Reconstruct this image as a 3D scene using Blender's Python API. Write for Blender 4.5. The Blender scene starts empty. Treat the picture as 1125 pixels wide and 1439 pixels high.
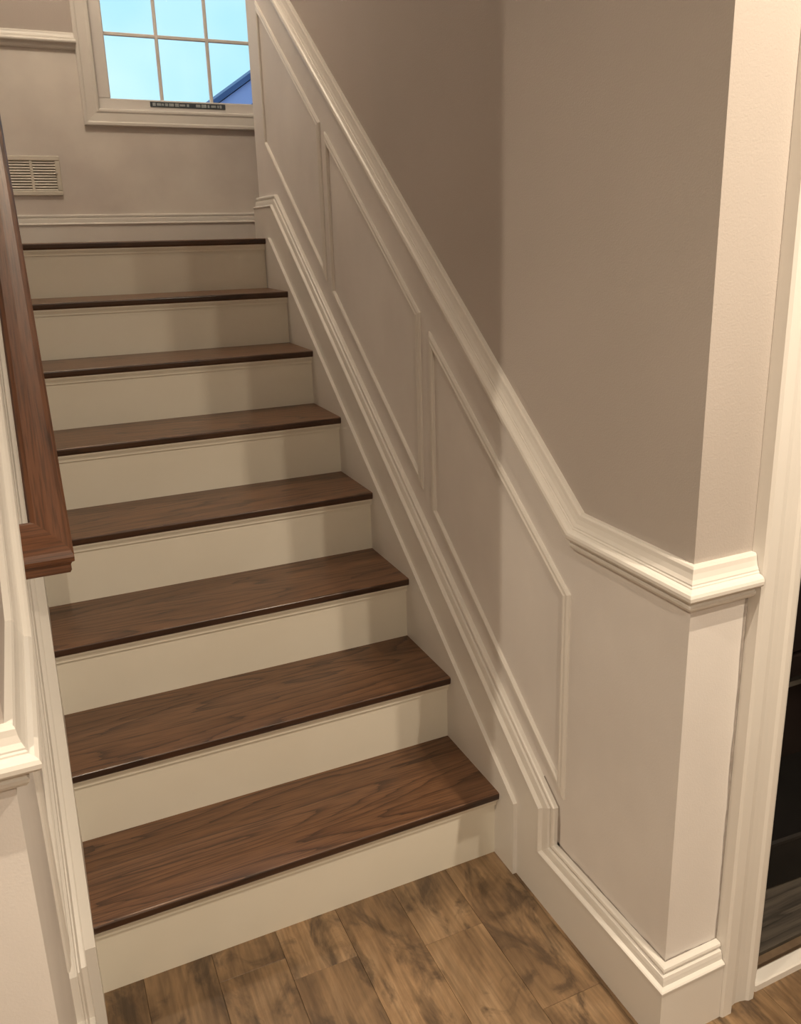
import bpy, bmesh, math, random
from mathutils import Vector
random.seed(7)
scene = bpy.context.scene
col = scene.collection
# ------------------------------------------------------------------ camera
cam_d = bpy.data.cameras.new('camera'); cam = bpy.data.objects.new('camera', cam_d); col.objects.link(cam)
F, CX, CY, CZ, YAW, PIT, ROL, PPX, PPY = 1189.79, .0339, -1.5556, 1.5253, -.4363, -.2836, -.0220, 32.62, -44.70
sa, ca, sb, cb, sc_, cc = math.sin(YAW), math.cos(YAW), math.sin(PIT), math.cos(PIT), math.sin(ROL), math.cos(ROL)
fwd = Vector((-sa*cb, ca*cb, sb)); rgt = Vector((ca, sa, 0)); upv = rgt.cross(fwd)
r2 = cc*rgt + sc_*upv; u2 = -sc_*rgt + cc*upv
from mathutils import Matrix
cam.matrix_world = Matrix(((r2.x, u2.x, -fwd.x, CX), (r2.y, u2.y, -fwd.y, CY), (r2.z, u2.z, -fwd.z, CZ), (0, 0, 0, 1)))
cam_d.sensor_fit = 'HORIZONTAL'; cam_d.sensor_width = 36; cam_d.lens = 36*F/1125
cam_d.shift_x = -PPX/1125; cam_d.shift_y = PPY/1125
cam_d.clip_start = .02; cam_d.clip_end = 200
scene.camera = cam
# ------------------------------------------------------------------ view + world
vs = scene.view_settings
vs.view_transform = 'Standard'; vs.look = 'None'; vs.gamma = 1; vs.use_curve_mapping = False
vs.exposure = 0.2
world = bpy.data.worlds.new('world'); scene.world = world; world.use_nodes = True
wn = world.node_tree.nodes; wl = world.node_tree.links
bg = wn['Background']; bg.inputs['Strength'].default_value = 1.0
tc = wn.new('ShaderNodeTexCoord'); nz = wn.new('ShaderNodeTexNoise'); rp = wn.new('ShaderNodeValToRGB')
nz.inputs['Scale'].default_value = 5; nz.inputs['Detail'].default_value = 3
wl.new(tc.outputs['Generated'], nz.inputs['Vector']); wl.new(nz.outputs['Fac'], rp.inputs['Fac'])
rp.color_ramp.elements[0].position = .35; rp.color_ramp.elements[0].color = (.36, .76, 1.0, 1)
rp.color_ramp.elements[1].position = .68; rp.color_ramp.elements[1].color = (.62, .92, 1.05, 1)
wl.new(rp.outputs['Color'], bg.inputs['Color'])
# ------------------------------------------------------------------ lights (ceiling cans in the hall, plus an added fill)
LIGHTC = (1.0, .84, .64)
CAN_AND_FILL_SPOTS = [(1.14, -1.27, 18), (1.14, -1.66, 18), (-.746, -.99, 22), (.1, -2.7, 30)]  # last spot is an added fill light, not a known lamp
HALL_H = 2.45
for cx_, cy_, e_ in CAN_AND_FILL_SPOTS:
    ld = bpy.data.lights.new('can_or_fill_light', 'AREA'); ld.shape = 'DISK'; ld.size = .02; ld.energy = e_; ld.color = LIGHTC
    lo = bpy.data.objects.new('can_or_fill_light', ld); col.objects.link(lo); lo.location = (cx_, cy_, HALL_H - .012)
LAND_LAMP = (.30, 1.75, 3.80)
ld = bpy.data.lights.new('landing_light', 'POINT'); ld.shadow_soft_size = .10; ld.energy = 40; ld.color = LIGHTC
lo = bpy.data.objects.new('landing_light', ld); col.objects.link(lo); lo.location = (LAND_LAMP[0], LAND_LAMP[1], LAND_LAMP[2]-.10)
# ------------------------------------------------------------------ materials
def newmat(name):
    m = bpy.data.materials.new(name); m.use_nodes = True
    nt = m.node_tree; b = nt.nodes['Principled BSDF']
    return m, nt, b
def node(nt, kind, **kw):
    n = nt.nodes.new(kind)
    for k, v in kw.items():
        if k in n.inputs: n.inputs[k].default_value = v
        else: setattr(n, k, v)
    return n
def paint(name, c0, c1, scale=4, rough=.45, bump=.02, bscale=350, stretch=(1, 1, 1)):
    m, nt, b = newmat(name); L = nt.links.new
    t = node(nt, 'ShaderNodeNewGeometry'); mp = node(nt, 'ShaderNodeMapping'); mp.inputs['Scale'].default_value = stretch
    L(t.outputs['Position'], mp.inputs['Vector'])
    n = node(nt, 'ShaderNodeTexNoise', Scale=scale, Detail=4.0); L(mp.outputs[0], n.inputs['Vector'])
    r = node(nt, 'ShaderNodeValToRGB'); r.color_ramp.elements[0].position = .35; r.color_ramp.elements[1].position = .66
    r.color_ramp.elements[0].color = (*c0, 1); r.color_ramp.elements[1].color = (*c1, 1)
    L(n.outputs['Fac'], r.inputs['Fac']); L(r.outputs['Color'], b.inputs['Base Color'])
    b.inputs['Roughness'].default_value = rough
    n2 = node(nt, 'ShaderNodeTexNoise', Scale=bscale, Detail=2.0); L(t.outputs['Position'], n2.inputs['Vector'])
    bp = node(nt, 'ShaderNodeBump', Strength=bump, Distance=.002); L(n2.outputs['Fac'], bp.inputs['Height']); L(bp.outputs[0], b.inputs['Normal'])
    return m
M = {}
M['trim'] = paint('trim_white_paint', (.735, .705, .66), (.775, .745, .70), 3, .38, .008, 200)
M['riser'] = paint('riser_cream_paint', (.76, .72, .62), (.80, .765, .67), 3, .35, .03, 200)
M['lower'] = paint('lower_wall_primer', (.70, .665, .64), (.79, .755, .725), 3.2, .6, .12, 260, (1, 1, .7))
M['backlow'] = paint('landing_wall_primer', (.66, .61, .57), (.82, .775, .715), 2.6, .65, .12, 260)
M['grey'] = paint('greige_wall_paint', (.455, .408, .372), (.485, .435, .40), 2.2, .75, .25, 300)
M['ceil'] = paint('ceiling_paint', (.72, .70, .67), (.75, .73, .70), 2, .8, .1, 200)
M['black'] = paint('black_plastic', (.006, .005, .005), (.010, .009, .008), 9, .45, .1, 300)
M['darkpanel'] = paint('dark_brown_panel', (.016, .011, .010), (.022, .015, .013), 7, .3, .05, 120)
M['darkwall'] = paint('unlit_closet_tone', (.05, .045, .042), (.06, .055, .05), 4, .7, .1, 200)  # the closet's lack of light is put into this dark wall colour
M['steel'] = paint('brushed_steel', (.45, .43, .40), (.55, .53, .5), 30, .3, .02, 300, (1, 1, 40)); M['steel'].node_tree.nodes['Principled BSDF'].inputs['Metallic'].default_value = 1
M['vent'] = paint('vent_enamel', (.66, .62, .54), (.72, .68, .60), 8, .4, .02, 200)
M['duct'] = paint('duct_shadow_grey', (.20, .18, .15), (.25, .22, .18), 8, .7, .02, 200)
M['vinyl'] = paint('window_vinyl', (.76, .73, .70), (.80, .77, .74), 5, .35, .02, 200)
M['plaque'] = paint('plaque_dark_grey', (.05, .06, .075), (.07, .085, .10), 40, .4, .02, 200)
M['glyph'] = paint('plaque_light_print', (.36, .40, .42), (.45, .49, .5), 60, .5, .02, 200)
M['siding'] = paint('periwinkle_siding', (.56, .52, .86), (.62, .58, .90), 1.2, .7, .02, 50)
M['rake'] = paint('navy_roof', (.07, .10, .24), (.10, .14, .30), 3, .6, .1, 50)
M['lawn'] = paint('lawn_ground', (.05, .09, .04), (.08, .12, .05), .8, .9, .1, 20)

def wood(name, dark, mid, light, ringscale, rough, coat, ax='X', randmul=9.0, pore=.5, porecol=(.03, .014, .007), tilt=0.0):
    """oak with elongated ring figure, the grain runs along the local axis ax"""
    m, nt, b = newmat(name); L = nt.links.new
    t = node(nt, 'ShaderNodeTexCoord'); oi = node(nt, 'ShaderNodeObjectInfo')
    off = node(nt, 'ShaderNodeCombineXYZ')
    mu = node(nt, 'ShaderNodeMath', operation='MULTIPLY'); mu.inputs[1].default_value = randmul; L(oi.outputs['Random'], mu.inputs[0])
    mu2 = node(nt, 'ShaderNodeMath', operation='MULTIPLY'); mu2.inputs[1].default_value = 3.37; L(mu.outputs[0], mu2.inputs[0])
    L(mu.outputs[0], off.inputs['X']); L(mu2.outputs[0], off.inputs['Y']); L(mu2.outputs[0], off.inputs['Z'])
    add = node(nt, 'ShaderNodeVectorMath', operation='ADD'); mr0 = node(nt, 'ShaderNodeMapping'); mr0.inputs['Rotation'].default_value = (tilt, 0, 0); L(t.outputs['Object'], mr0.inputs['Vector']); L(mr0.outputs[0], add.inputs[0]); L(off.outputs[0], add.inputs[1])
    st = (.42, 4.2, 4.2) if ax == 'X' else (4.2, .42, 4.2) if ax == 'Y' else (4.2, 4.2, .42)
    mp = node(nt, 'ShaderNodeMapping'); mp.inputs['Scale'].default_value = st; L(add.outputs[0], mp.inputs['Vector'])
    n = node(nt, 'ShaderNodeTexNoise', Scale=1.6, Detail=1.5, Roughness=.45); L(mp.outputs[0], n.inputs['Vector'])
    # contour lines of a slow stretched noise = cathedral figure
    k = node(nt, 'ShaderNodeMath', operation='MULTIPLY'); k.inputs[1].default_value = ringscale; L(n.outputs['Fac'], k.inputs[0])
    n3 = node(nt, 'ShaderNodeTexNoise', Scale=14, Detail=3.0); L(mp.outputs[0], n3.inputs['Vector'])
    a3 = node(nt, 'ShaderNodeMath', operation='MULTIPLY_ADD'); a3.inputs[1].default_value = .8; L(n3.outputs['Fac'], a3.inputs[0]); L(k.outputs[0], a3.inputs[2])
    fr = node(nt, 'ShaderNodeMath', operation='FRACT'); L(a3.outputs[0], fr.inputs[0])
    r = node(nt, 'ShaderNodeValToRGB'); e = r.color_ramp.elements
    e[0].position = 0; e[0].color = (*dark, 1); e[1].position = 1; e[1].color = (*mid, 1)
    x = e.new(.16); x.color = (*mid, 1); x = e.new(.55); x.color = (*light, 1); x = e.new(.92); x.color = (*light, 1)
    L(fr.outputs[0], r.inputs['Fac'])
    # pores
    st2 = (6, 160, 160) if ax == 'X' else (160, 6, 160) if ax == 'Y' else (160, 160, 6)
    mp2 = node(nt, 'ShaderNodeMapping'); mp2.inputs['Scale'].default_value = st2; L(add.outputs[0], mp2.inputs['Vector'])
    n4 = node(nt, 'ShaderNodeTexNoise', Scale=1.6, Detail=2.0); L(mp2.outputs[0], n4.inputs['Vector'])
    r4 = node(nt, 'ShaderNodeValToRGB'); r4.color_ramp.elements[0].position = .36; r4.color_ramp.elements[1].position = .56
    r4.color_ramp.elements[0].color = (pore, pore, pore, 1); r4.color_ramp.elements[1].color = (0, 0, 0, 1); L(n4.outputs['Fac'], r4.inputs['Fac'])
    mx = node(nt, 'ShaderNodeMix', data_type='RGBA'); L(r4.outputs['Color'], mx.inputs[0]); L(r.outputs['Color'], mx.inputs[6]); mx.inputs[7].default_value = (*porecol, 1)
    # slow tone shift per piece
    n5 = node(nt, 'ShaderNodeTexNoise', Scale=.9, Detail=1.0); L(mp.outputs[0], n5.inputs['Vector'])
    hs = node(nt, 'ShaderNodeHueSaturation'); mr = node(nt, 'ShaderNodeMapRange'); mr.inputs[3].default_value = .75; mr.inputs[4].default_value = 1.25
    L(n5.outputs['Fac'], mr.inputs[0]); L(mr.outputs[0], hs.inputs['Value']); L(mx.outputs[2], hs.inputs['Color']); L(hs.outputs[0], b.inputs['Base Color'])
    b.inputs['Roughness'].default_value = rough; b.inputs['Coat Weight'].default_value = coat; b.inputs['Coat Roughness'].default_value = .18
    bp = node(nt, 'ShaderNodeBump', Strength=.12, Distance=.001); L(r4.outputs['Color'], bp.inputs['Height']); bp.invert = True; L(bp.outputs[0], b.inputs['Normal'])
    return m
M['tread'] = wood('stained_oak_tread', (.045, .019, .008), (.135, .060, .026), (.180, .085, .039), 17, .40, .15, 'X')
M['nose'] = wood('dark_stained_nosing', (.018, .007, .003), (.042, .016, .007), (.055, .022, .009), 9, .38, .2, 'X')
M['rail_wood'] = wood('stained_oak_rail', (.040, .014, .006), (.130, .049, .020), (.175, .070, .031), 12, .5, .05, 'Y', tilt=-math.atan(.735))

def tile(name):
    """wood-look floor plank: brown with dark smoky blotches, grain along Y"""
    m, nt, b = newmat(name); L = nt.links.new
    t = node(nt, 'ShaderNodeTexCoord'); oi = node(nt, 'ShaderNodeObjectInfo')
    mu = node(nt, 'ShaderNodeMath', operation='MULTIPLY'); mu.inputs[1].default_value = 37.0; L(oi.outputs['Random'], mu.inputs[0])
    off = node(nt, 'ShaderNodeCombineXYZ')
    for s in 'XYZ': L(mu.outputs[0], off.inputs[s])
    add = node(nt, 'ShaderNodeVectorMath', operation='ADD'); L(t.outputs['Object'], add.inputs[0]); L(off.outputs[0], add.inputs[1])
    mp = node(nt, 'ShaderNodeMapping'); mp.inputs['Scale'].default_value = (9, 3.6, 5); L(add.outputs[0], mp.inputs['Vector'])
    n = node(nt, 'ShaderNodeTexNoise', Scale=1.0, Detail=5.0, Roughness=.6, Distortion=.6); L(mp.outputs[0], n.inputs['Vector'])
    r = node(nt, 'ShaderNodeValToRGB'); e = r.color_ramp.elements
    e[0].position = .30; e[0].color = (.120, .070, .036, 1); e[1].position = .74; e[1].color = (.40, .272, .160, 1)
    x = e.new(.42); x.color = (.200, .124, .066, 1); x = e.new(.54); x.color = (.285, .180, .096, 1)
    L(n.outputs['Fac'], r.inputs['Fac'])
    mp9 = node(nt, 'ShaderNodeMapping'); mp9.inputs['Scale'].default_value = (11, 5.5, 5); L(add.outputs[0], mp9.inputs['Vector'])
    n9 = node(nt, 'ShaderNodeTexNoise', Scale=1.0, Detail=6.0, Roughness=.62, Distortion=1.3); L(mp9.outputs[0], n9.inputs['Vector'])
    r9 = node(nt, 'ShaderNodeValToRGB'); r9.color_ramp.elements[0].position = .50; r9.color_ramp.elements[1].position = .64
    r9.color_ramp.elements[0].color = (0, 0, 0, 1); r9.color_ramp.elements[1].color = (.85, .85, .85, 1); L(n9.outputs['Fac'], r9.inputs['Fac'])
    mx9 = node(nt, 'ShaderNodeMix', data_type='RGBA'); L(r9.outputs['Color'], mx9.inputs[0]); L(r.outputs['Color'], mx9.inputs[6]); mx9.inputs[7].default_value = (.085, .054, .032, 1)
    mp2 = node(nt, 'ShaderNodeMapping'); mp2.inputs['Scale'].default_value = (130, 7, 60); L(add.outputs[0], mp2.inputs['Vector'])
    n2 = node(nt, 'ShaderNodeTexNoise', Scale=1.0, Detail=3.0); L(mp2.outputs[0], n2.inputs['Vector'])
    mr = node(nt, 'ShaderNodeMapRange'); mr.inputs[1].default_value = .3; mr.inputs[2].default_value = .7; mr.inputs[3].default_value = .72; mr.inputs[4].default_value = 1.22
    L(n2.outputs['Fac'], mr.inputs[0])
    hs = node(nt, 'ShaderNodeHueSaturation'); L(mx9.outputs[2], hs.inputs['Color']); L(mr.outputs[0], hs.inputs['Value'])
    hs2 = node(nt, 'ShaderNodeHueSaturation'); mr2 = node(nt, 'ShaderNodeMapRange'); mr2.inputs[3].default_value = .8; mr2.inputs[4].default_value = 1.05
    L(oi.outputs['Random'], mr2.inputs[0]); L(mr2.outputs[0], hs2.inputs['Value']); L(hs.outputs[0], hs2.inputs['Color']); L(hs2.outputs[0], b.inputs['Base Color'])
    b.inputs['Roughness'].default_value = .42
    bp = node(nt, 'ShaderNodeBump', Strength=.15, Distance=.001); L(n2.outputs['Fac'], bp.inputs['Height']); L(bp.outputs[0], b.inputs['Normal'])
    return m
M['plank'] = tile('wood_look_plank')
M['grout'] = paint('dark_grout', (.13, .085, .05), (.17, .115, .07), 30, .8, .1, 200)
M['landing'] = M['tread']
M['greyboard'] = wood('grey_weathered_board', (.03, .025, .02), (.065, .054, .044), (.095, .08, .064), 9, .6, 0, 'X', porecol=(.03, .025, .02))
m, nt, b = newmat('clear_glass')
for n_ in list(nt.nodes):
    if n_ != nt.nodes['Material Output']: nt.nodes.remove(n_)
tr_ = nt.nodes.new('ShaderNodeBsdfTransparent'); gl = nt.nodes.new('ShaderNodeBsdfGlossy'); gl.inputs['Roughness'].default_value = .02
fz = nt.nodes.new('ShaderNodeFresnel'); fz.inputs['IOR'].default_value = 1.35
mxs = nt.nodes.new('ShaderNodeMixShader'); nt.links.new(fz.outputs[0], mxs.inputs[0]); nt.links.new(tr_.outputs[0], mxs.inputs[1]); nt.links.new(gl.outputs[0], mxs.inputs[2])
nt.links.new(mxs.outputs[0], nt.nodes['Material Output'].inputs['Surface']); M['glass'] = m
m, nt, b = newmat('lamp_lens'); b.inputs['Base Color'].default_value = (.9, .85, .75, 1); b.inputs['Emission Color'].default_value = (1, .8, .57, 1); b.inputs['Emission Strength'].default_value = 6; M['lens'] = m
# ------------------------------------------------------------------ mesh helpers
def link(name, me, mats, parent=None, loc=(0, 0, 0), smooth=False):
    o = bpy.data.objects.new(name, me); col.objects.link(o); o.location = loc
    for mm in (mats if isinstance(mats, (list, tuple)) else [mats]):
        if mm is not None and mm.name not in [x.name for x in me.materials]: me.materials.append(mm)
    if parent: o.parent = parent
    if smooth: me.shade_smooth()
    return o
def tag(o, label, cat, kind=None, group=None):
    o['label'] = label; o['category'] = cat
    if kind: o['kind'] = kind
    if group: o['group'] = group
    return o
def empty(name, loc=(0, 0, 0)):
    o = bpy.data.objects.new(name, None); col.objects.link(o); o.location = loc; o.empty_display_size = .1
    return o
def fin(bm, name):
    bmesh.ops.recalc_face_normals(bm, faces=bm.faces)
    me = bpy.data.meshes.new(name); bm.to_mesh(me); bm.free(); return me
def prism(bm, poly, ax, a, b_, mi=0):
    """2-D polygon extruded along axis ax from a to b_; poly coordinates are the other two axes in order"""
    def P(q, w):
        c = list(q); c.insert(ax, w); return bm.verts.new(c)
    A = [P(q, a) for q in poly]; B = [P(q, b_) for q in poly]; fs = [bm.faces.new(A), bm.faces.new(B[::-1])]
    n = len(poly)
    for i in range(n): fs.append(bm.faces.new((A[i], B[i], B[(i+1) % n], A[(i+1) % n])))
    for f_ in fs: f_.material_index = mi
    return fs
def box(bm, x0, x1, y0, y1, z0, z1, mi=0):
    return prism(bm, [(y0, z0), (y1, z0), (y1, z1), (y0, z1)], 0, x0, x1, mi)
def boxm(name, x0, x1, y0, y1, z0, z1, bev=0, seg=1):
    bm = bmesh.new(); box(bm, x0, x1, y0, y1, z0, z1)
    if bev: bmesh.ops.bevel(bm, geom=list(bm.edges), offset=bev, segments=seg, affect='EDGES', clamp_overlap=True)
    return fin(bm, name)
def boxo(name, d, mat, parent=None, bev=0):
    return link(name, boxm(name, *d, bev=bev), mat, parent)
def sweep(bm, path, norms, prof, mi=0):
    """mitred moulding: prof = closed list of (d out of the wall, h above the path line); norms = wall normal for each segment"""
    P = [Vector(p) for p in path]; n = len(P); T = [(P[i+1]-P[i]).normalized() for i in range(n-1)]
    N = [Vector(x) for x in norms]; B = [T[i].cross(N[i]) for i in range(n-1)]
    rings = []
    for j in range(n):
        i = min(j, n-2) if j < n-1 else n-2
        if j == 0: pl = T[0]; i = 0
        elif j == n-1: pl = T[-1]; i = n-2
        else: pl = (T[j-1]+T[j]).normalized(); i = j-1
        ring = []
        for d, h in prof:
            q = P[i] + N[i]*d + B[i]*h
            s = (P[j]-q).dot(pl)/T[i].dot(pl)
            ring.append(bm.verts.new(q+T[i]*s))
        rings.append(ring)
    m_ = len(prof); fs = []
    for a, b2 in zip(rings, rings[1:]):
        for k in range(m_):
            fs.append(bm.faces.new((a[k], a[(k+1) % m_], b2[(k+1) % m_], b2[k])))
    fs.append(bm.faces.new(rings[0])); fs.append(bm.faces.new(rings[-1][::-1]))
    for f_ in fs: f_.material_index = mi
    return fs
def swept(name, path, norms, prof, mat, parent=None):
    bm = bmesh.new(); sweep(bm, path, norms, prof); return link(name, fin(bm, name), mat, parent)
# ------------------------------------------------------------------ key dimensions
R, T, W, OV, TH = .19, .2591, .947, .0235, .0225
XR, XL = .984, -.046                      # faces of the two stairwell walls
YF = -.565                                # face of the hall wall, both sides of the stair
YE, YB = 2.0, 2.85                        # end of the right wall, landing back wall
ZL = 8*R                                  # landing height
TOP = 3.9
SL = .75                                  # chair rail pitch
YBD, ZRL = -.262, .992                    # where the chair rail starts to climb, its top
def zr(y): return ZRL + (y-YBD)*SL
# ------------------------------------------------------------------ floor of the hall: planks
floor = link('floor', boxm('floor', -2.6, 3.0, -4.2, 2.9, -.06, -.006), M['grout']); tag(floor, 'brown wood-look plank floor of the hall below the stairs', 'floor', 'structure')
PW = .145
plank_me = {}
def plank(x, y0, y1, w=PW, mat='plank', par=floor, z=0, cross=False):
    ln = round(y1-y0, 3); key = (ln, w, cross, mat)
    if key not in plank_me:
        g = .0003
        plank_me[key] = boxm('plank', (-w/2+g) if not cross else -ln/2+g, (w/2-g) if not cross else ln/2-g, (-ln/2+g) if not cross else -w/2+g, (ln/2-g) if not cross else w/2-g, -.009, 0, .0005)
    o = link('plank', plank_me[key], M[mat], par)
    o.location = (x, (y0+y1)/2, z) if not cross else ((y0+y1)/2, x, z)
    return o
near = {.2975: -.06, .4425: -.125, .5875: -.55, .7325: -.167, .8775: -.42, .1525: -.33, .0075: -.19}
k0 = -18
for k in range(k0, 15):
    x = .5875 + PW*k
    xk = min(near, key=lambda q: abs(q-x))
    yj = near[xk] if abs(xk-x) < .01 else -random.uniform(.05, .85)
    y1 = .03 if (-.15 < x < 1.05) else -.60
    ys = [y1]
    while yj > y1-.08: yj -= .3
    while yj > -4.15: ys.append(yj); yj -= .9
    ys.append(-4.15)
    if abs(ys[-1]-ys[-2]) < .05: ys.pop(-2)
    if x < -.15 or x > 1.05: ys[0] = -.555
    for a, b2 in zip(ys, ys[1:]): plank(x, b2, a)
# ------------------------------------------------------------------ walls
def twotone(name, parts): 
    bm = bmesh.new()
    for poly, ax, a, b2, mi in parts: prism(bm, poly, ax, a, b2, mi)
    return fin(bm, name)
zc = .96 - ZRL
lowpoly = [(YF, 0), (YE, 0), (YE, zr(YE)+zc), (YBD, ZRL+zc), (YF, ZRL+zc)]
uppoly = [(YF, ZRL+zc), (YBD, ZRL+zc), (YE, zr(YE)+zc), (YE, TOP), (YF, TOP)]
wr = link('wall_right', twotone('wall_right', [(lowpoly, 0, XR, 1.104, 0), (uppoly, 0, XR, 1.104, 1)]), [M['lower'], M['grey']])
tag(wr, 'right stairwell wall, greige above the chair rail and white below', 'wall', 'structure')
lp = [(YF, 0), (YB+.12, 0), (YB+.12, 2.40), (YE-.13, 2.40+.0), (YE-.13, 2.40), (YBD, ZRL+zc), (YF, ZRL+zc)]
YT = YBD + (2.40-ZRL-zc)/SL
lp = [(YF, 0), (YB+.12, 0), (YB+.12, 2.40), (YT, 2.40), (YBD, ZRL+zc), (YF, ZRL+zc)]
upl = [(YF, ZRL+zc), (YBD, ZRL+zc), (YT, 2.40), (YB+.12, 2.40), (YB+.12, TOP), (YF, TOP)]
wl_ = link('wall_left', twotone('wall_left', [(lp, 0, XL-.12, XL, 0), (upl, 0, XL-.12, XL, 1)]), [M['lower'], M['grey']])
tag(wl_, 'left stairwell wall beside the wooden handrail', 'wall', 'structure')
def hallwall(name, x0, x1, label):
    bm = bmesh.new(); box(bm, x0, x1, YF, YF+.12, 0, ZRL+zc, 0); box(bm, x0, x1, YF, YF+.12, ZRL+zc, TOP, 1)
    return tag(link(name, fin(bm, name), [M['lower'], M['grey']]), label, 'wall', 'structure')
hallwall('wall_front_left', -2.6, XL-.12, 'hall wall to the left of the stair opening')
DX0, DX1, DH = 1.217, 2.02, 2.04          # doorway
hallwall('wall_front_jamb', 1.104, DX0, 'narrow wall strip between stair corner and doorway casing')
hallwall('wall_front_right', DX1, 3.0, 'hall wall to the right of the dark doorway')
tag(boxo('wall_door_header', (DX0, DX1, YF, YF+.12, DH, TOP), M['grey']), 'wall above the dark doorway', 'wall', 'structure')
tag(boxo('wall_stair_header', (XL, XR, YF, YF+.12, HALL_H, TOP), M['grey']), 'header wall above the stair opening', 'wall', 'structure')
# landing back wall with the window hole
WX0, WX1, WZ0, WZ1 = .50, 1.31, 2.098, 3.46
bm = bmesh.new()
LXE = 2.0
for (x0, x1, z0, z1) in ((XL, WX0, ZL-.3, WZ1), (WX1, LXE, ZL-.3, WZ1), (WX0, WX1, ZL-.3, WZ0), (XL, LXE, WZ1, TOP)):
    if z0 < 2.37 < z1: box(bm, x0, x1, YB, YB+.14, z0, 2.37, 0); box(bm, x0, x1, YB, YB+.14, 2.37, z1, 1)
    else: box(bm, x0, x1, YB, YB+.14, z0, z1, 1 if z0 > 2.3 else 0)
wb = tag(link('wall_back', fin(bm, 'wall_back'), [M['backlow'], M['grey']]), 'landing back wall around the window', 'wall', 'structure')
tag(boxo('wall_landing_end', (LXE, LXE+.12, YE-.12, YB+.14, ZL-.3, TOP), M['grey']), 'far end wall of the stair landing', 'wall', 'structure')
tag(boxo('wall_landing_near', (1.104, LXE, YE-.12, YE, ZL-.3, TOP), M['grey']), 'landing wall facing the window', 'wall', 'structure')
tag(boxo('wall_hall_back', (-2.6, 3.0, -4.32, -4.2, -.06, HALL_H), M['grey']), 'hall wall behind the viewer', 'wall', 'structure')
tag(boxo('wall_hall_left', (-2.72, -2.6, -4.32, YF+.12, -.06, HALL_H), M['grey']), 'far left hall wall', 'wall', 'structure')
tag(boxo('wall_hall_right', (3.0, 3.12, -4.32, YF+.12, -.06, HALL_H), M['grey']), 'far right hall wall', 'wall', 'structure')
tag(boxo('ceiling', (-2.72, 3.12, -4.32, YF, HALL_H, HALL_H+.12), M['ceil']), 'flat white hall ceiling', 'ceiling', 'structure')
tag(boxo('ceiling_stairwell', (XL-.12, LXE+.12, YF, YB+.14, TOP, TOP+.12), M['ceil']), 'high white ceiling over the stairwell', 'ceiling', 'structure')
# closet shell behind the doorway
CY1 = .95
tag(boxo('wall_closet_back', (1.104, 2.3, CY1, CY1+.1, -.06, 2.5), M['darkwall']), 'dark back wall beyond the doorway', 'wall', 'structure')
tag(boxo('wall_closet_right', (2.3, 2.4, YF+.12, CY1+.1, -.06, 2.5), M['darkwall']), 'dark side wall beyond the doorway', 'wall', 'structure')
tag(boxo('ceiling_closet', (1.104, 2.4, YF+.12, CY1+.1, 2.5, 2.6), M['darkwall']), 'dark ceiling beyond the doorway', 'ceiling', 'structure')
fc = tag(boxo('floor_closet', (1.104, 2.3, YF+.03, CY1, -.006, .002), M['grout']), 'grey board floor just inside the dark doorway', 'floor', 'structure')
yy = YF+.045
for i in range(15):
    w = (.05, .105, .075)[i % 3]
    if yy+w > CY1: break
    plank(yy+w/2, DX0-.1, 2.29, w, 'greyboard', fc, .012, True); yy += w
# landing floor boards
fl = tag(boxo('floor_landing', (XL, LXE, 1.9, YB, ZL-.15, ZL-.012), M['grout']), 'dark oak landing at the top of the stairs', 'floor', 'structure')
yy = 7*T + .09
while yy < YB-.01:
    w = min(.083, YB-yy)
    x0, x1 = (0.0, W) if yy < YE else (XL, LXE)
    o = plank(yy+w/2, x0, x1, round(w, 3), 'tread', fl, ZL, True); yy += w
# ------------------------------------------------------------------ staircase
st = tag(empty('staircase', (0, 0, 0)), 'straight flight of white risers and dark oak treads up to the landing', 'stairs')
def tread_mesh(depth):
    r = TH*.46; pts = [(depth, 0), (depth, -TH)]
    rb, rt = .008, .005
    for a in range(0, 5):
        t_ = a*math.pi/8; pts.append((rb+.001-rb*math.sin(t_), -TH+rb-rb*math.cos(t_)))
    for a in range(0, 5):
        t_ = a*math.pi/8; pts.append((rt-rt*math.cos(t_), -rt+rt*math.sin(t_)))
    bm = bmesh.new(); prism(bm, pts, 0, 0, W); bmesh.ops.recalc_face_normals(bm, faces=bm.faces)
    for f_ in bm.faces:
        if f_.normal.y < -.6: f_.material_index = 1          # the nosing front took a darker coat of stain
    return fin(bm, 'tread')
tm = tread_mesh(T+OV); tm8 = tread_mesh(.09)
rm = boxm('riser', 0, W, 0, .018, 0, R-TH)
rm1 = boxm('riser', 0, W, 0, .018, 0, R-TH)
def cove_mesh():
    pts = [(0, 0), (-.015, 0), (-.015, -.003), (-.0125, -.008), (-.009, -.013), (-.0075, -.017), (-.0075, -.0215), (0, -.0215)]
    bm = bmesh.new(); prism(bm, pts, 0, 0, W); return fin(bm, 'cove_moulding')
cm = cove_mesh()
for i in range(1, 9):
    y = (i-1)*T; z = i*R
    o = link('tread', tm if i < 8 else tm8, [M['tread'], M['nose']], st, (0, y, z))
    link('riser', rm, M['riser'], st, (0, y+OV, z-R))
    link('cove_moulding', cm, M['riser'], st, (0, y+OV, z-TH))
skp = [(-.066, 0), (-.066, .202), (7*T-.035, ZL+.001), (7*T+.02, ZL+.001), (7*T+.02, 0)]
for x0, x1, nm in ((W, W+.0105, 'right'), (XL+.0265, 0, 'left')):
    bm = bmesh.new(); prism(bm, skp, 0, x0, x1)
    o = link('skirt_board', fin(bm, 'skirt_board'), M['trim'], st); o['label'] = 'white skirt board along the ' + nm + ' ends of the treads'
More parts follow.
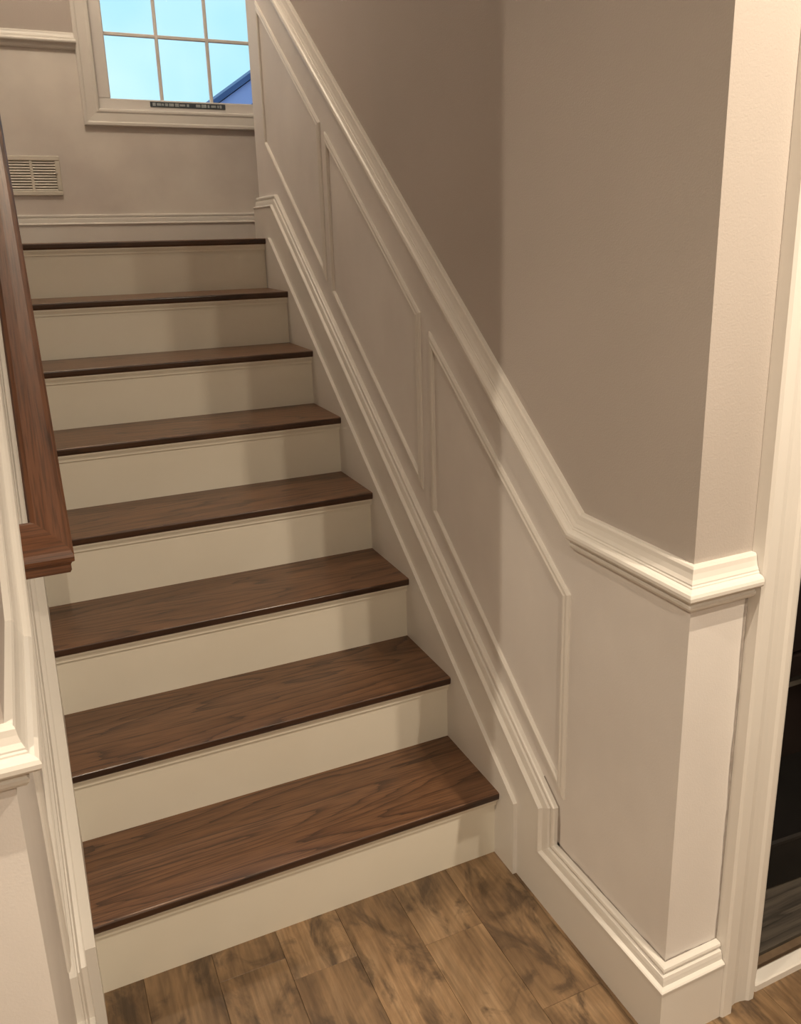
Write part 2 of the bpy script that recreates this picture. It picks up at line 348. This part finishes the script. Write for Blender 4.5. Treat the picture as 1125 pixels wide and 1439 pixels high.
# ------------------------------------------------------------------ baseboards with cap
capprof = [(0, 0), (.009, 0), (.0125, -.003), (.014, -.009), (.013, -.016), (.0105, -.019), (.0105, -.021), (.0165, -.024), (.0185, -.034), (.0195, -.046), (.0195, -.049), (.0265, -.052), (.029, -.055), (.029, -.060), (.0265, -.062), (0, -.062)]
capprof = [(d, h*.70) for d, h in capprof]
BZ = .173
CU0, CU1 = -.200, .272                      # cap jogs up here
YCT = 1.735; ZCT = 1.678
capline = [(YF, BZ), (CU0, BZ), (CU0, CU1), (YCT, ZCT), (YE, ZCT)]
def offs(line, h):
    out = []
    n = len(line)
    for j in range(n):
        def tn(i):
            a, b2 = line[i], line[i+1]; l = math.hypot(b2[0]-a[0], b2[1]-a[1]); return ((b2[0]-a[0])/l, (b2[1]-a[1])/l)
        ts = [tn(i) for i in (j-1, j) if 0 <= i < n-1]
        bs = [(-t_[1], t_[0]) for t_ in ts]
        if len(bs) == 1: out.append((line[j][0]+bs[0][0]*h, line[j][1]+bs[0][1]*h)); continue
        sx, sy = bs[0][0]+bs[1][0], bs[0][1]+bs[1][1]; k_ = 2*h/(sx*sx+sy*sy)
        out.append((line[j][0]+sx*k_, line[j][1]+sy*k_))
    return out
BD = .0265
def base_side(name, xw, sgn, yend, label, ext):
    root = tag(empty(name, (xw, YF, 0)), label, 'baseboard', 'structure')
    low = offs(capline, -.040)
    low[0] = (YF-BD, low[0][1]); low[-1] = (yend, low[-1][1])
    bm = bmesh.new(); prism(bm, [(YF-BD, 0)] + low + [(yend, 0)], 0, xw, xw+sgn*BD)
    o = link('board', fin(bm, 'board'), M['trim']); o.parent = root; o.matrix_parent_inverse = root.matrix_world.inverted()
    o.location = (-xw, -YF, 0); o.matrix_parent_inverse = Matrix()
    line = [(xw, a, b2) for a, b2 in capline]; line[-1] = (xw, yend, ZCT)
    if sgn < 0: path = [(ext, YF, BZ)] + line; norms = [(0, -1, 0)] + [(-1, 0, 0)]*4
    else: path = line[::-1] + [(ext, YF, BZ)]; norms = [(1, 0, 0)]*4 + [(0, -1, 0)]
    o = swept('cap_moulding', path, norms, capprof, M['trim'], root); o.location = (-xw, -YF, 0)
    x0, x1 = sorted((xw, ext))
    o = boxo('front_board', (x0, x1, YF-BD, YF, 0, BZ-.040), M['trim'], root); o.location = (-xw, -YF, 0)
    return root
base_side('baseboard_right', XR, -1, YE, 'white capped baseboard stepping up along the right stair wall', 1.112)
base_side('baseboard_left', XL, 1, YB, 'white capped baseboard along the left stair wall', -2.6)
bb = tag(empty('baseboard_back', (0, YB, ZL)), 'white capped baseboard on the landing below the window', 'baseboard', 'structure')
o = boxo('board', (XL+BD, LXE, -.0145, 0, 0, .085), M['trim'], bb)
p2 = [(d*.7, h*1.07) for d, h in capprof]
o = swept('cap_moulding', [(LXE, 0, .123), (XL+BD, 0, .123)], [(0, -1, 0)], p2, M['trim'], bb)
# bare, unpainted edge of the wall just above the cap and beside the casing
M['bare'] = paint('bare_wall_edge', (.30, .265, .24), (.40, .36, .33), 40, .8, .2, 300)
def ragged(name, line, to3d, wmin, wmax, parent, step=.012):
    bm = bmesh.new(); prev = None; rnd = random.Random(3)
    pts = []
    for a, b2 in zip(line, line[1:]):
        l = math.hypot(b2[0]-a[0], b2[1]-a[1]); n_ = max(2, int(l/step)); tx, ty = (b2[0]-a[0])/l, (b2[1]-a[1])/l
        for k in range(n_+1): pts.append((a[0]+tx*l*k/n_, a[1]+ty*l*k/n_, -ty, tx))
    w = (wmin+wmax)/2
    for (px_, py_, bx, by) in pts:
        w = min(wmax, max(wmin, w + rnd.uniform(-1, 1)*(wmax-wmin)*.22))
        v0 = bm.verts.new(to3d(px_, py_)); v1 = bm.verts.new(to3d(px_+bx*w, py_+by*w))
        if prev: bm.faces.new((prev[0], v0, v1, prev[1]))
        prev = (v0, v1)
    return link(name, fin(bm, name), M['bare'], parent)
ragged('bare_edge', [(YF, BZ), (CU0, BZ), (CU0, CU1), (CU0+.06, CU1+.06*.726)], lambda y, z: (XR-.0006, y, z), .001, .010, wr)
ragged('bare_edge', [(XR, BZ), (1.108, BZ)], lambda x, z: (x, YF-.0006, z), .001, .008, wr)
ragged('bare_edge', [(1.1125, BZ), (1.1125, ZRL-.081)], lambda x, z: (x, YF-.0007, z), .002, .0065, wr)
# ------------------------------------------------------------------ chair rails
crp = [(0, .0), (.009, 0), (.0115, -.004), (.0125, -.012), (.015, -.021), (.0185, -.027), (.0185, -.0295), (.0205, -.0315), (.0205, -.034), (.027, -.0355), (.0315, -.039), (.0335, -.044), (.033, -.050), (.030, -.054), (.025, -.0555), (.016, -.056), (.0145, -.062), (.0145, -.067), (.017, -.069), (.017, -.073), (.013, -.079), (.0095, -.081), (0, -.081)]
YRE = 1.995
pr_ = [(1.112, YF, ZRL), (XR, YF, ZRL), (XR, YBD, ZRL), (XR, YRE, zr(YRE))]
o = swept('trim_1', pr_, [(0, -1, 0), (-1, 0, 0), (-1, 0, 0)], crp, M['trim']); tag(o, 'white chair rail climbing the right wall and turning the outside corner', 'chair rail', 'structure')
YT2 = YBD + (2.405-ZRL)/SL
pl_ = [(XL, YB, 2.405), (XL, YT2, 2.405), (XL, YBD, ZRL), (XL, YF, ZRL), (-2.6, YF, ZRL)]
o = swept('trim_2', pl_, [(1, 0, 0)]*3 + [(0, -1, 0)], crp, M['trim']); tag(o, 'white chair rail above the handrail on the left wall', 'chair rail', 'structure')
crb = [(d, h*.85) for d, h in crp]
o = swept('trim_3', [(.43, YB, 2.408), (XL, YB, 2.408)], [(0, -1, 0)], crb, M['trim']); tag(o, 'short white chair rail left of the landing window', 'chair rail', 'structure')
# ------------------------------------------------------------------ panel mouldings
pmp = [(0, -.011), (.006, -.011), (.009, -.008), (.0095, -.004), (.0075, .000), (.0075, .006), (.004, .011), (0, .011)]
def panel(name, xw, sgn, quad, label):
    """quad = (y,z) corners near-bottom, near-top, far-top, far-bottom (moulding centre line); four mitred pieces"""
    root = tag(empty(name, (xw, quad[0][0], quad[0][1])), label, 'panel moulding', 'structure')
    c = [Vector((xw, y, z)) for y, z in quad]; n = Vector((sgn, 0, 0)); cen = sum(c, Vector())/4
    for i, nm in enumerate(('stile', 'top_rail', 'stile', 'bottom_rail')):
        a, b2 = c[i], c[(i+1) % 4]; t_ = (b2-a).normalized(); bvec = t_.cross(n)
        ta = (a-c[i-1]).normalized(); tb = (c[(i+2) % 4]-b2).normalized()
        bm = bmesh.new(); rings = []
        flip = 1 if bvec.dot((a+b2)/2-cen) > 0 else -1
        for P, other in ((a, ta), (b2, tb)):
            plv = (t_+other).normalized(); ring = []
            for d, h in pmp:
                q = P + n*d + bvec*h*flip; s = (P-q).dot(plv)/t_.dot(plv); ring.append(bm.verts.new(q+t_*s - root.location))
            rings.append(ring)
        m_ = len(pmp)
        for k in range(m_): bm.faces.new((rings[0][k], rings[0][(k+1) % m_], rings[1][(k+1) % m_], rings[1][k]))
        bm.faces.new(rings[0]); bm.faces.new(rings[1][::-1])
        link(nm, fin(bm, nm), M['trim'], root)
quads = [
    [(-.213, .330), (-.213, .798), (.413, 1.262), (.413, .800)],
    [(.490, .866), (.490, 1.322), (1.145, 1.816), (1.145, 1.345)],
    [(1.213, 1.400), (1.213, 1.866), (1.84, 2.338), (1.84, 1.866)]]
words_ = ['lowest', 'middle', 'uppermost']
for k, q in enumerate(quads):
    panel('trim_%d' % (4+k), XR, -1, q, words_[k] + ' slanted panel moulding frame on the right stair wall')
for k, q in enumerate(quads):
    panel('trim_%d' % (7+k), XL, 1, q, words_[k] + ' slanted panel moulding frame on the left stair wall')
# ------------------------------------------------------------------ doorway
dr = tag(empty('door_1', (DX0, YF, 0)), 'white cased doorway into a dark closet right of the stairs', 'doorway', 'structure')
cas = [(0, 0), (0, .026), (.004, .031), (.026, .031), (.030, .028), (.030, .024), (.036, .020), (.050, .017), (.062, .018), (.074, .021), (.080, .025), (.092, .025), (.098, .021), (.104, .014), (.104, 0)]   # across the width, out of the wall
def casing(xo, sgn):
    bm = bmesh.new(); prism(bm, [(xo + sgn*a, YF-d) for a, d in cas], 2, 0, DH+.09); return fin(bm, 'side_casing')
o = link('side_casing', casing(DX0-.104, 1), M['trim'], dr); o.location = (-DX0, -YF, 0)
o = link('side_casing', casing(DX1+.104, -1), M['trim'], dr); o.location = (-DX0, -YF, 0)
o = boxo('head_casing', (0, DX1-DX0, -.024, 0, DH, DH+.09), M['trim'], dr)
o = boxo('jamb', (-.001, .016, -.004, .125, 0, DH), M['trim'], dr); o = boxo('jamb', (DX1-DX0-.016, DX1-DX0+.001, -.004, .125, 0, DH), M['trim'], dr)
o = boxo('threshold', (.001, DX1-DX0-.001, -.016, .014, -.004, .018), M['trim'], dr, .003); o['label'] = 'low white threshold strip'
o = swept('trim_10', [(3.0, YF, ZRL), (DX1+.102, YF, ZRL)], [(0, -1, 0)], crp, M['trim']); tag(o, 'white chair rail on the hall wall right of the doorway', 'chair rail', 'structure')
bfr = tag(empty('baseboard_front_right', (DX1+.1, YF, 0)), 'white capped baseboard right of the doorway', 'baseboard', 'structure')
o = boxo('board', (DX1+.104, 3.0, YF-BD, YF, 0, BZ-.040), M['trim'], bfr); o.location = (-DX1-.1, -YF, 0)
o = swept('cap_moulding', [(3.0, YF, BZ), (DX1+.102, YF, BZ)], [(0, -1, 0)], capprof, M['trim'], bfr); o.location = (-DX1-.1, -YF, 0)
# things in the dark doorway
bt = tag(empty('storage_box', (1.60, -.285, .012)), 'low black box on the grey boards inside the doorway', 'box')
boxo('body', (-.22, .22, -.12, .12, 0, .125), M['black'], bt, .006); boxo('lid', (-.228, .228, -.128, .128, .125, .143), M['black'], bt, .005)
bt.rotation_euler.z = math.radians(-4)
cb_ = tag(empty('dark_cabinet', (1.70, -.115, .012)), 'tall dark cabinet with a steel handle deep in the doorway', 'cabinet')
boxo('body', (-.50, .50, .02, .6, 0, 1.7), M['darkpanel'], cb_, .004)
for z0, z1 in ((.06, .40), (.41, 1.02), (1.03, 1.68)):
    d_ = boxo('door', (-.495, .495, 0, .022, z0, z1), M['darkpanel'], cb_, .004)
    bm = bmesh.new()
    for (a0, a1, b0, b1) in ((-.35, .35, -.045, -.030), (-.32, -.305, -.031, .001), (.305, .32, -.031, .001)): box(bm, a0, a1, b0, b1, z1-.055, z1-.040)
    link('handle', fin(bm, 'handle'), M['steel'], d_)
# ------------------------------------------------------------------ handrail
hr = tag(empty('handrail', (0, 0, 0)), 'dark oak handrail with a mitred return on the left wall', 'handrail')
half = [(0, .0235), (.022, .0225), (.030, .019), (.034, .012), (.0335, .005), (.029, .0), (.026, -.006), (.027, -.013), (.024, -.0195), (.016, -.0225), (0, -.0225)]
prof = half + [(-d, h) for d, h in half[-2:0:-1]]
HX, HY, HZ, HS = .0315, .035, .992, .735
tdir = Vector((0, 1, HS)).normalized(); nX = Vector((1, 0, 0)); bH = nX.cross(tdir)
P0 = Vector((HX, HY, HZ)); L1 = (1.86-HY)/tdir.y
plv = (Vector((1, 0, 0)) + Vector((0, 1, 0))).normalized()
bm = bmesh.new(); A = []; B = []; Cc = []
for d, h in prof:
    q = P0 + nX*d + bH*h; s = (P0-q).dot(plv)/tdir.dot(plv); j = q + tdir*s
    A.append(j); B.append(q+tdir*L1); Cc.append(Vector((XL, j.y, j.z)))
def loft(name, r0, r1, mat, par):
    bm = bmesh.new(); a = [bm.verts.new(v) for v in r0]; b2 = [bm.verts.new(v) for v in r1]; m_ = len(a)
    for k in range(m_): bm.faces.new((a[k], a[(k+1) % m_], b2[(k+1) % m_], b2[k]))
    bm.faces.new(a); bm.faces.new(b2[::-1]); return link(name, fin(bm, name), mat, par)
loft('grip', A, B, M['rail_wood'], hr)
M['ret_wood'] = wood('stained_oak_return', (.040, .014, .006), (.130, .049, .020), (.175, .070, .031), 9, .4, .25, 'X')
loft('wall_return', Cc, A, M['ret_wood'], hr)
# upper return
# ------------------------------------------------------------------ landing window
w1 = tag(empty('window_1', (0, YB, 0)), 'white landing window with a grid of panes and blue sky', 'window', 'structure')
wcas = [(0, .016), (.004, .020), (.014, .020), (.020, .016), (.055, .012), (.062, .015), (.070, .014), (.075, .008), (.075, 0), (0, 0)]   # outer -> inner
WO0, WO1, WB, WT = .425, 1.385, 2.028, 3.53
def loopcas(name):
    pts = [(WO0, WB), (WO1, WB), (WO1, WT), (WO0, WT)]; ins = [(1, 1), (-1, 1), (-1, -1), (1, -1)]
    objs = []
    for i, nm in enumerate(('sill_casing', 'side_casing', 'head_casing', 'side_casing')):
        a, b2 = pts[i], pts[(i+1) % 4]; ia, ib = ins[i], ins[(i+1) % 4]
        r0 = [Vector((a[0]+ia[0]*w, -d, a[1]+ia[1]*w)) for w, d in wcas]; r1 = [Vector((b2[0]+ib[0]*w, -d, b2[1]+ib[1]*w)) for w, d in wcas]
        loft(nm, r0, r1, M['trim'], w1)
loopcas('c')
# sash: frame, muntins, panes
SX0, SX1, SZ0, SZ1 = .557, 1.256, 2.152, 3.40
YS = .045
for nm, d in (('sash_rail', (WX0, WX1, YS-.02, YS+.03, WZ0, SZ0)), ('sash_rail', (WX0, WX1, YS-.02, YS+.03, SZ1, WZ1)), ('sash_stile', (WX0, SX0, YS-.02, YS+.03, SZ0, SZ1)), ('sash_stile', (SX1, WX1, YS-.02, YS+.03, SZ0, SZ1)), ('meeting_rail', (SX0, SX1, YS-.015, YS+.03, 2.70, 2.745))):
    boxo(nm, d, M['vinyl'], w1, .004)
boxo('sill', (WX0, WX1, 0, .12, WZ0-.008, WZ0+.004), M['vinyl'], w1)
cw = (SX1-SX0)/3
rows = [(SZ0, 2.427), (2.427, 2.70), (2.745, 3.07), (3.07, SZ1)]
for k in (1, 2): 
    x = SX0+cw*k
    boxo('muntin', (x-.008, x+.008, YS, YS+.012, SZ0, 2.70), M['vinyl'], w1, .003); boxo('muntin', (x-.008, x+.008, YS, YS+.012, 2.745, SZ1), M['vinyl'], w1, .003)
for z in (2.427, 3.07):
    boxo('muntin', (SX0, SX1, YS+.0005, YS+.0115, z-.008, z+.008), M['vinyl'], w1, .003)
for z0, z1 in rows:
    for k in range(3): boxo('pane', (SX0+cw*k, SX0+cw*(k+1), YS+.014, YS+.018, z0, z1), M['glass'], w1)
# plaque on the sash rail
pq = tag(empty('window_plaque', (.905, YB+YS-.02, 2.133)), 'narrow dark strip with illegible light print on the window sash', 'plaque')
boxo('plate', (-.176, .176, -.004, 0, -.0115, .0115), M['plaque'], pq, .0015)
xx = -.165
bm = bmesh.new()
while xx < .155:
    w = random.uniform(.008, .026); h = random.uniform(.004, .0075)
    if random.random() < .8: box(bm, xx, xx+w, -.0047, -.0035, -h, h)
    xx += w+random.uniform(.003, .008)
o = link('print', fin(bm, 'print'), M['glyph'], pq); o['kind'] = 'stuff'
# ------------------------------------------------------------------ return air vent
vt = tag(empty('wall_vent', (.178, YB, 1.811)), 'small white louvred return-air vent low on the landing wall', 'vent')
VW, VH, VB = .121, .085, .021
for d in ((-VW, VW, VH-VB, VH), (-VW, VW, -VH, -VH+VB), (-VW, -VW+VB, -VH+VB, VH-VB), (VW-VB, VW, -VH+VB, VH-VB)):
    boxo('frame', (d[0], d[1], -.012, 0, d[2], d[3]), M['vent'], vt, .003)
boxo('mullion', (-.006, .006, -.011, 0, -VH+VB, VH-VB), M['vent'], vt, .002)
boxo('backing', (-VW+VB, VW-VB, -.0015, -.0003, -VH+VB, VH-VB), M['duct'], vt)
n_ = 11; hh = 2*(VH-VB)
slat = None
bm = bmesh.new(); prism(bm, [(-.009, -.0035), (-.008, -.0045), (-.002, .0035), (-.003, .0045)], 0, -VW+VB, VW-VB); sm = fin(bm, 'louvre')
for k in range(n_):
    link('louvre', sm, M['vent'], vt, (0, 0, -VH+VB + hh*(k+.5)/n_))
boxo('lever', (VW-VB-.004, VW-VB+.008, -.018, -.011, .006, .016), M['vent'], vt, .002)
# ------------------------------------------------------------------ recessed ceiling lamps, the last one housing the added fill
for k, (x, y, e_) in enumerate(CAN_AND_FILL_SPOTS):
    lab = ['recessed ceiling lamp nearest the doorway', 'recessed ceiling lamp farther back in line with the doorway', 'recessed ceiling lamp in the hall left of the stairs', 'added fill lamp behind the viewer, built like the recessed lamps'][k]
    cl = tag(empty('recessed_or_fill_lamp', (x, y, HALL_H)), lab, 'ceiling lamp')
    bm = bmesh.new(); n = 24
    ring = []
    for rr, zz in ((.085, 0), (.085, -.005), (.075, -.008), (.06, -.004), (.058, 0)):
        ring.append([bm.verts.new((rr*math.cos(a*2*math.pi/n), rr*math.sin(a*2*math.pi/n), zz)) for a in range(n)])
    for a, b2 in zip(ring, ring[1:]):
        for k2 in range(n): bm.faces.new((a[k2], a[(k2+1) % n], b2[(k2+1) % n], b2[k2]))
    link('trim_ring', fin(bm, 'trim_ring'), M['trim'], cl)
    bm = bmesh.new(); bm.faces.new([bm.verts.new((.059*math.cos(a*2*math.pi/n), .059*math.sin(a*2*math.pi/n), -.002)) for a in range(n)])
    link('lens', fin(bm, 'lens'), M['lens'], cl)
ll = tag(empty('landing_lamp', LAND_LAMP), 'flush ceiling lamp over the stairs', 'ceiling lamp')
boxo('canopy', (-.06, .06, -.06, .06, .06, .10), M['steel'], ll, .01)
boxo('stem', (-.012, .012, -.012, .012, -.03, .06), M['steel'], ll)
bm = bmesh.new(); n = 24; rings = [[bm.verts.new((r_*math.cos(a*2*math.pi/n), r_*math.sin(a*2*math.pi/n), z_)) for a in range(n)] for r_, z_ in ((.012, -.02), (.07, -.026), (.12, -.045), (.118, -.047), (.07, -.029), (.012, -.024))]
for a, b2 in zip(rings, rings[1:]):
    for k2 in range(n): bm.faces.new((a[k2], a[(k2+1) % n], b2[(k2+1) % n], b2[k2]))
link('shade', fin(bm, 'shade'), M['vinyl'], ll)
# ------------------------------------------------------------------ outside: ground and the neighbour's house
tag(boxo('ground', (-40, 60, YB+.2, 80, -.9, -.8), M['lawn']), 'dark lawn outside below the window', 'ground', 'structure')
HYW = 12.0
hs_ = tag(empty('neighbour_house', (5.6, HYW, -.8)), 'blue gabled house beyond the window', 'house')
sl = .68
def hz(x): return 3.484 + (x-3.076)*sl          # rake top line
apx = 5.6; zt = hz(apx); el = 2.3
bm = bmesh.new(); prism(bm, [(el+.25-apx, 0), (2*apx-el-.25-apx, 0), (apx-el-.25, hz(el+.25)-.1+.8), (0, zt-.1+.8), (el+.25-apx, hz(el+.25)-.1+.8)], 1, 0, 7)
link('wall', fin(bm, 'wall'), M['siding'], hs_)
for s in (-1, 1):
    bm = bmesh.new(); prism(bm, [(s*(apx-el), hz(el)+.8), (0, zt+.8), (0, zt-.085+.8), (s*(apx-el), hz(el)-.085+.8)], 1, -.06, 7.3)
    link('roof', fin(bm, 'roof'), M['rake'], hs_)
# lower gable in front
px, pz = 3.62+1.3, 3.46-.03+1.3*.9
bm = bmesh.new(); prism(bm, [(-1.6, -1.6*.9), (0, 0), (1.6, -1.6*.9), (1.6, -1.6*.9-.1), (1.45, -1.45*.9-.1), (1.45, -pz-.8), (-1.45, -pz-.8), (-1.45, -1.45*.9-.1), (-1.6, -1.6*.9-.1)], 1, -1.0, -.02)
o = link('porch_gable', fin(bm, 'porch_gable'), M['rake'], hs_); o.location = (px-apx, 0, pz+.8)
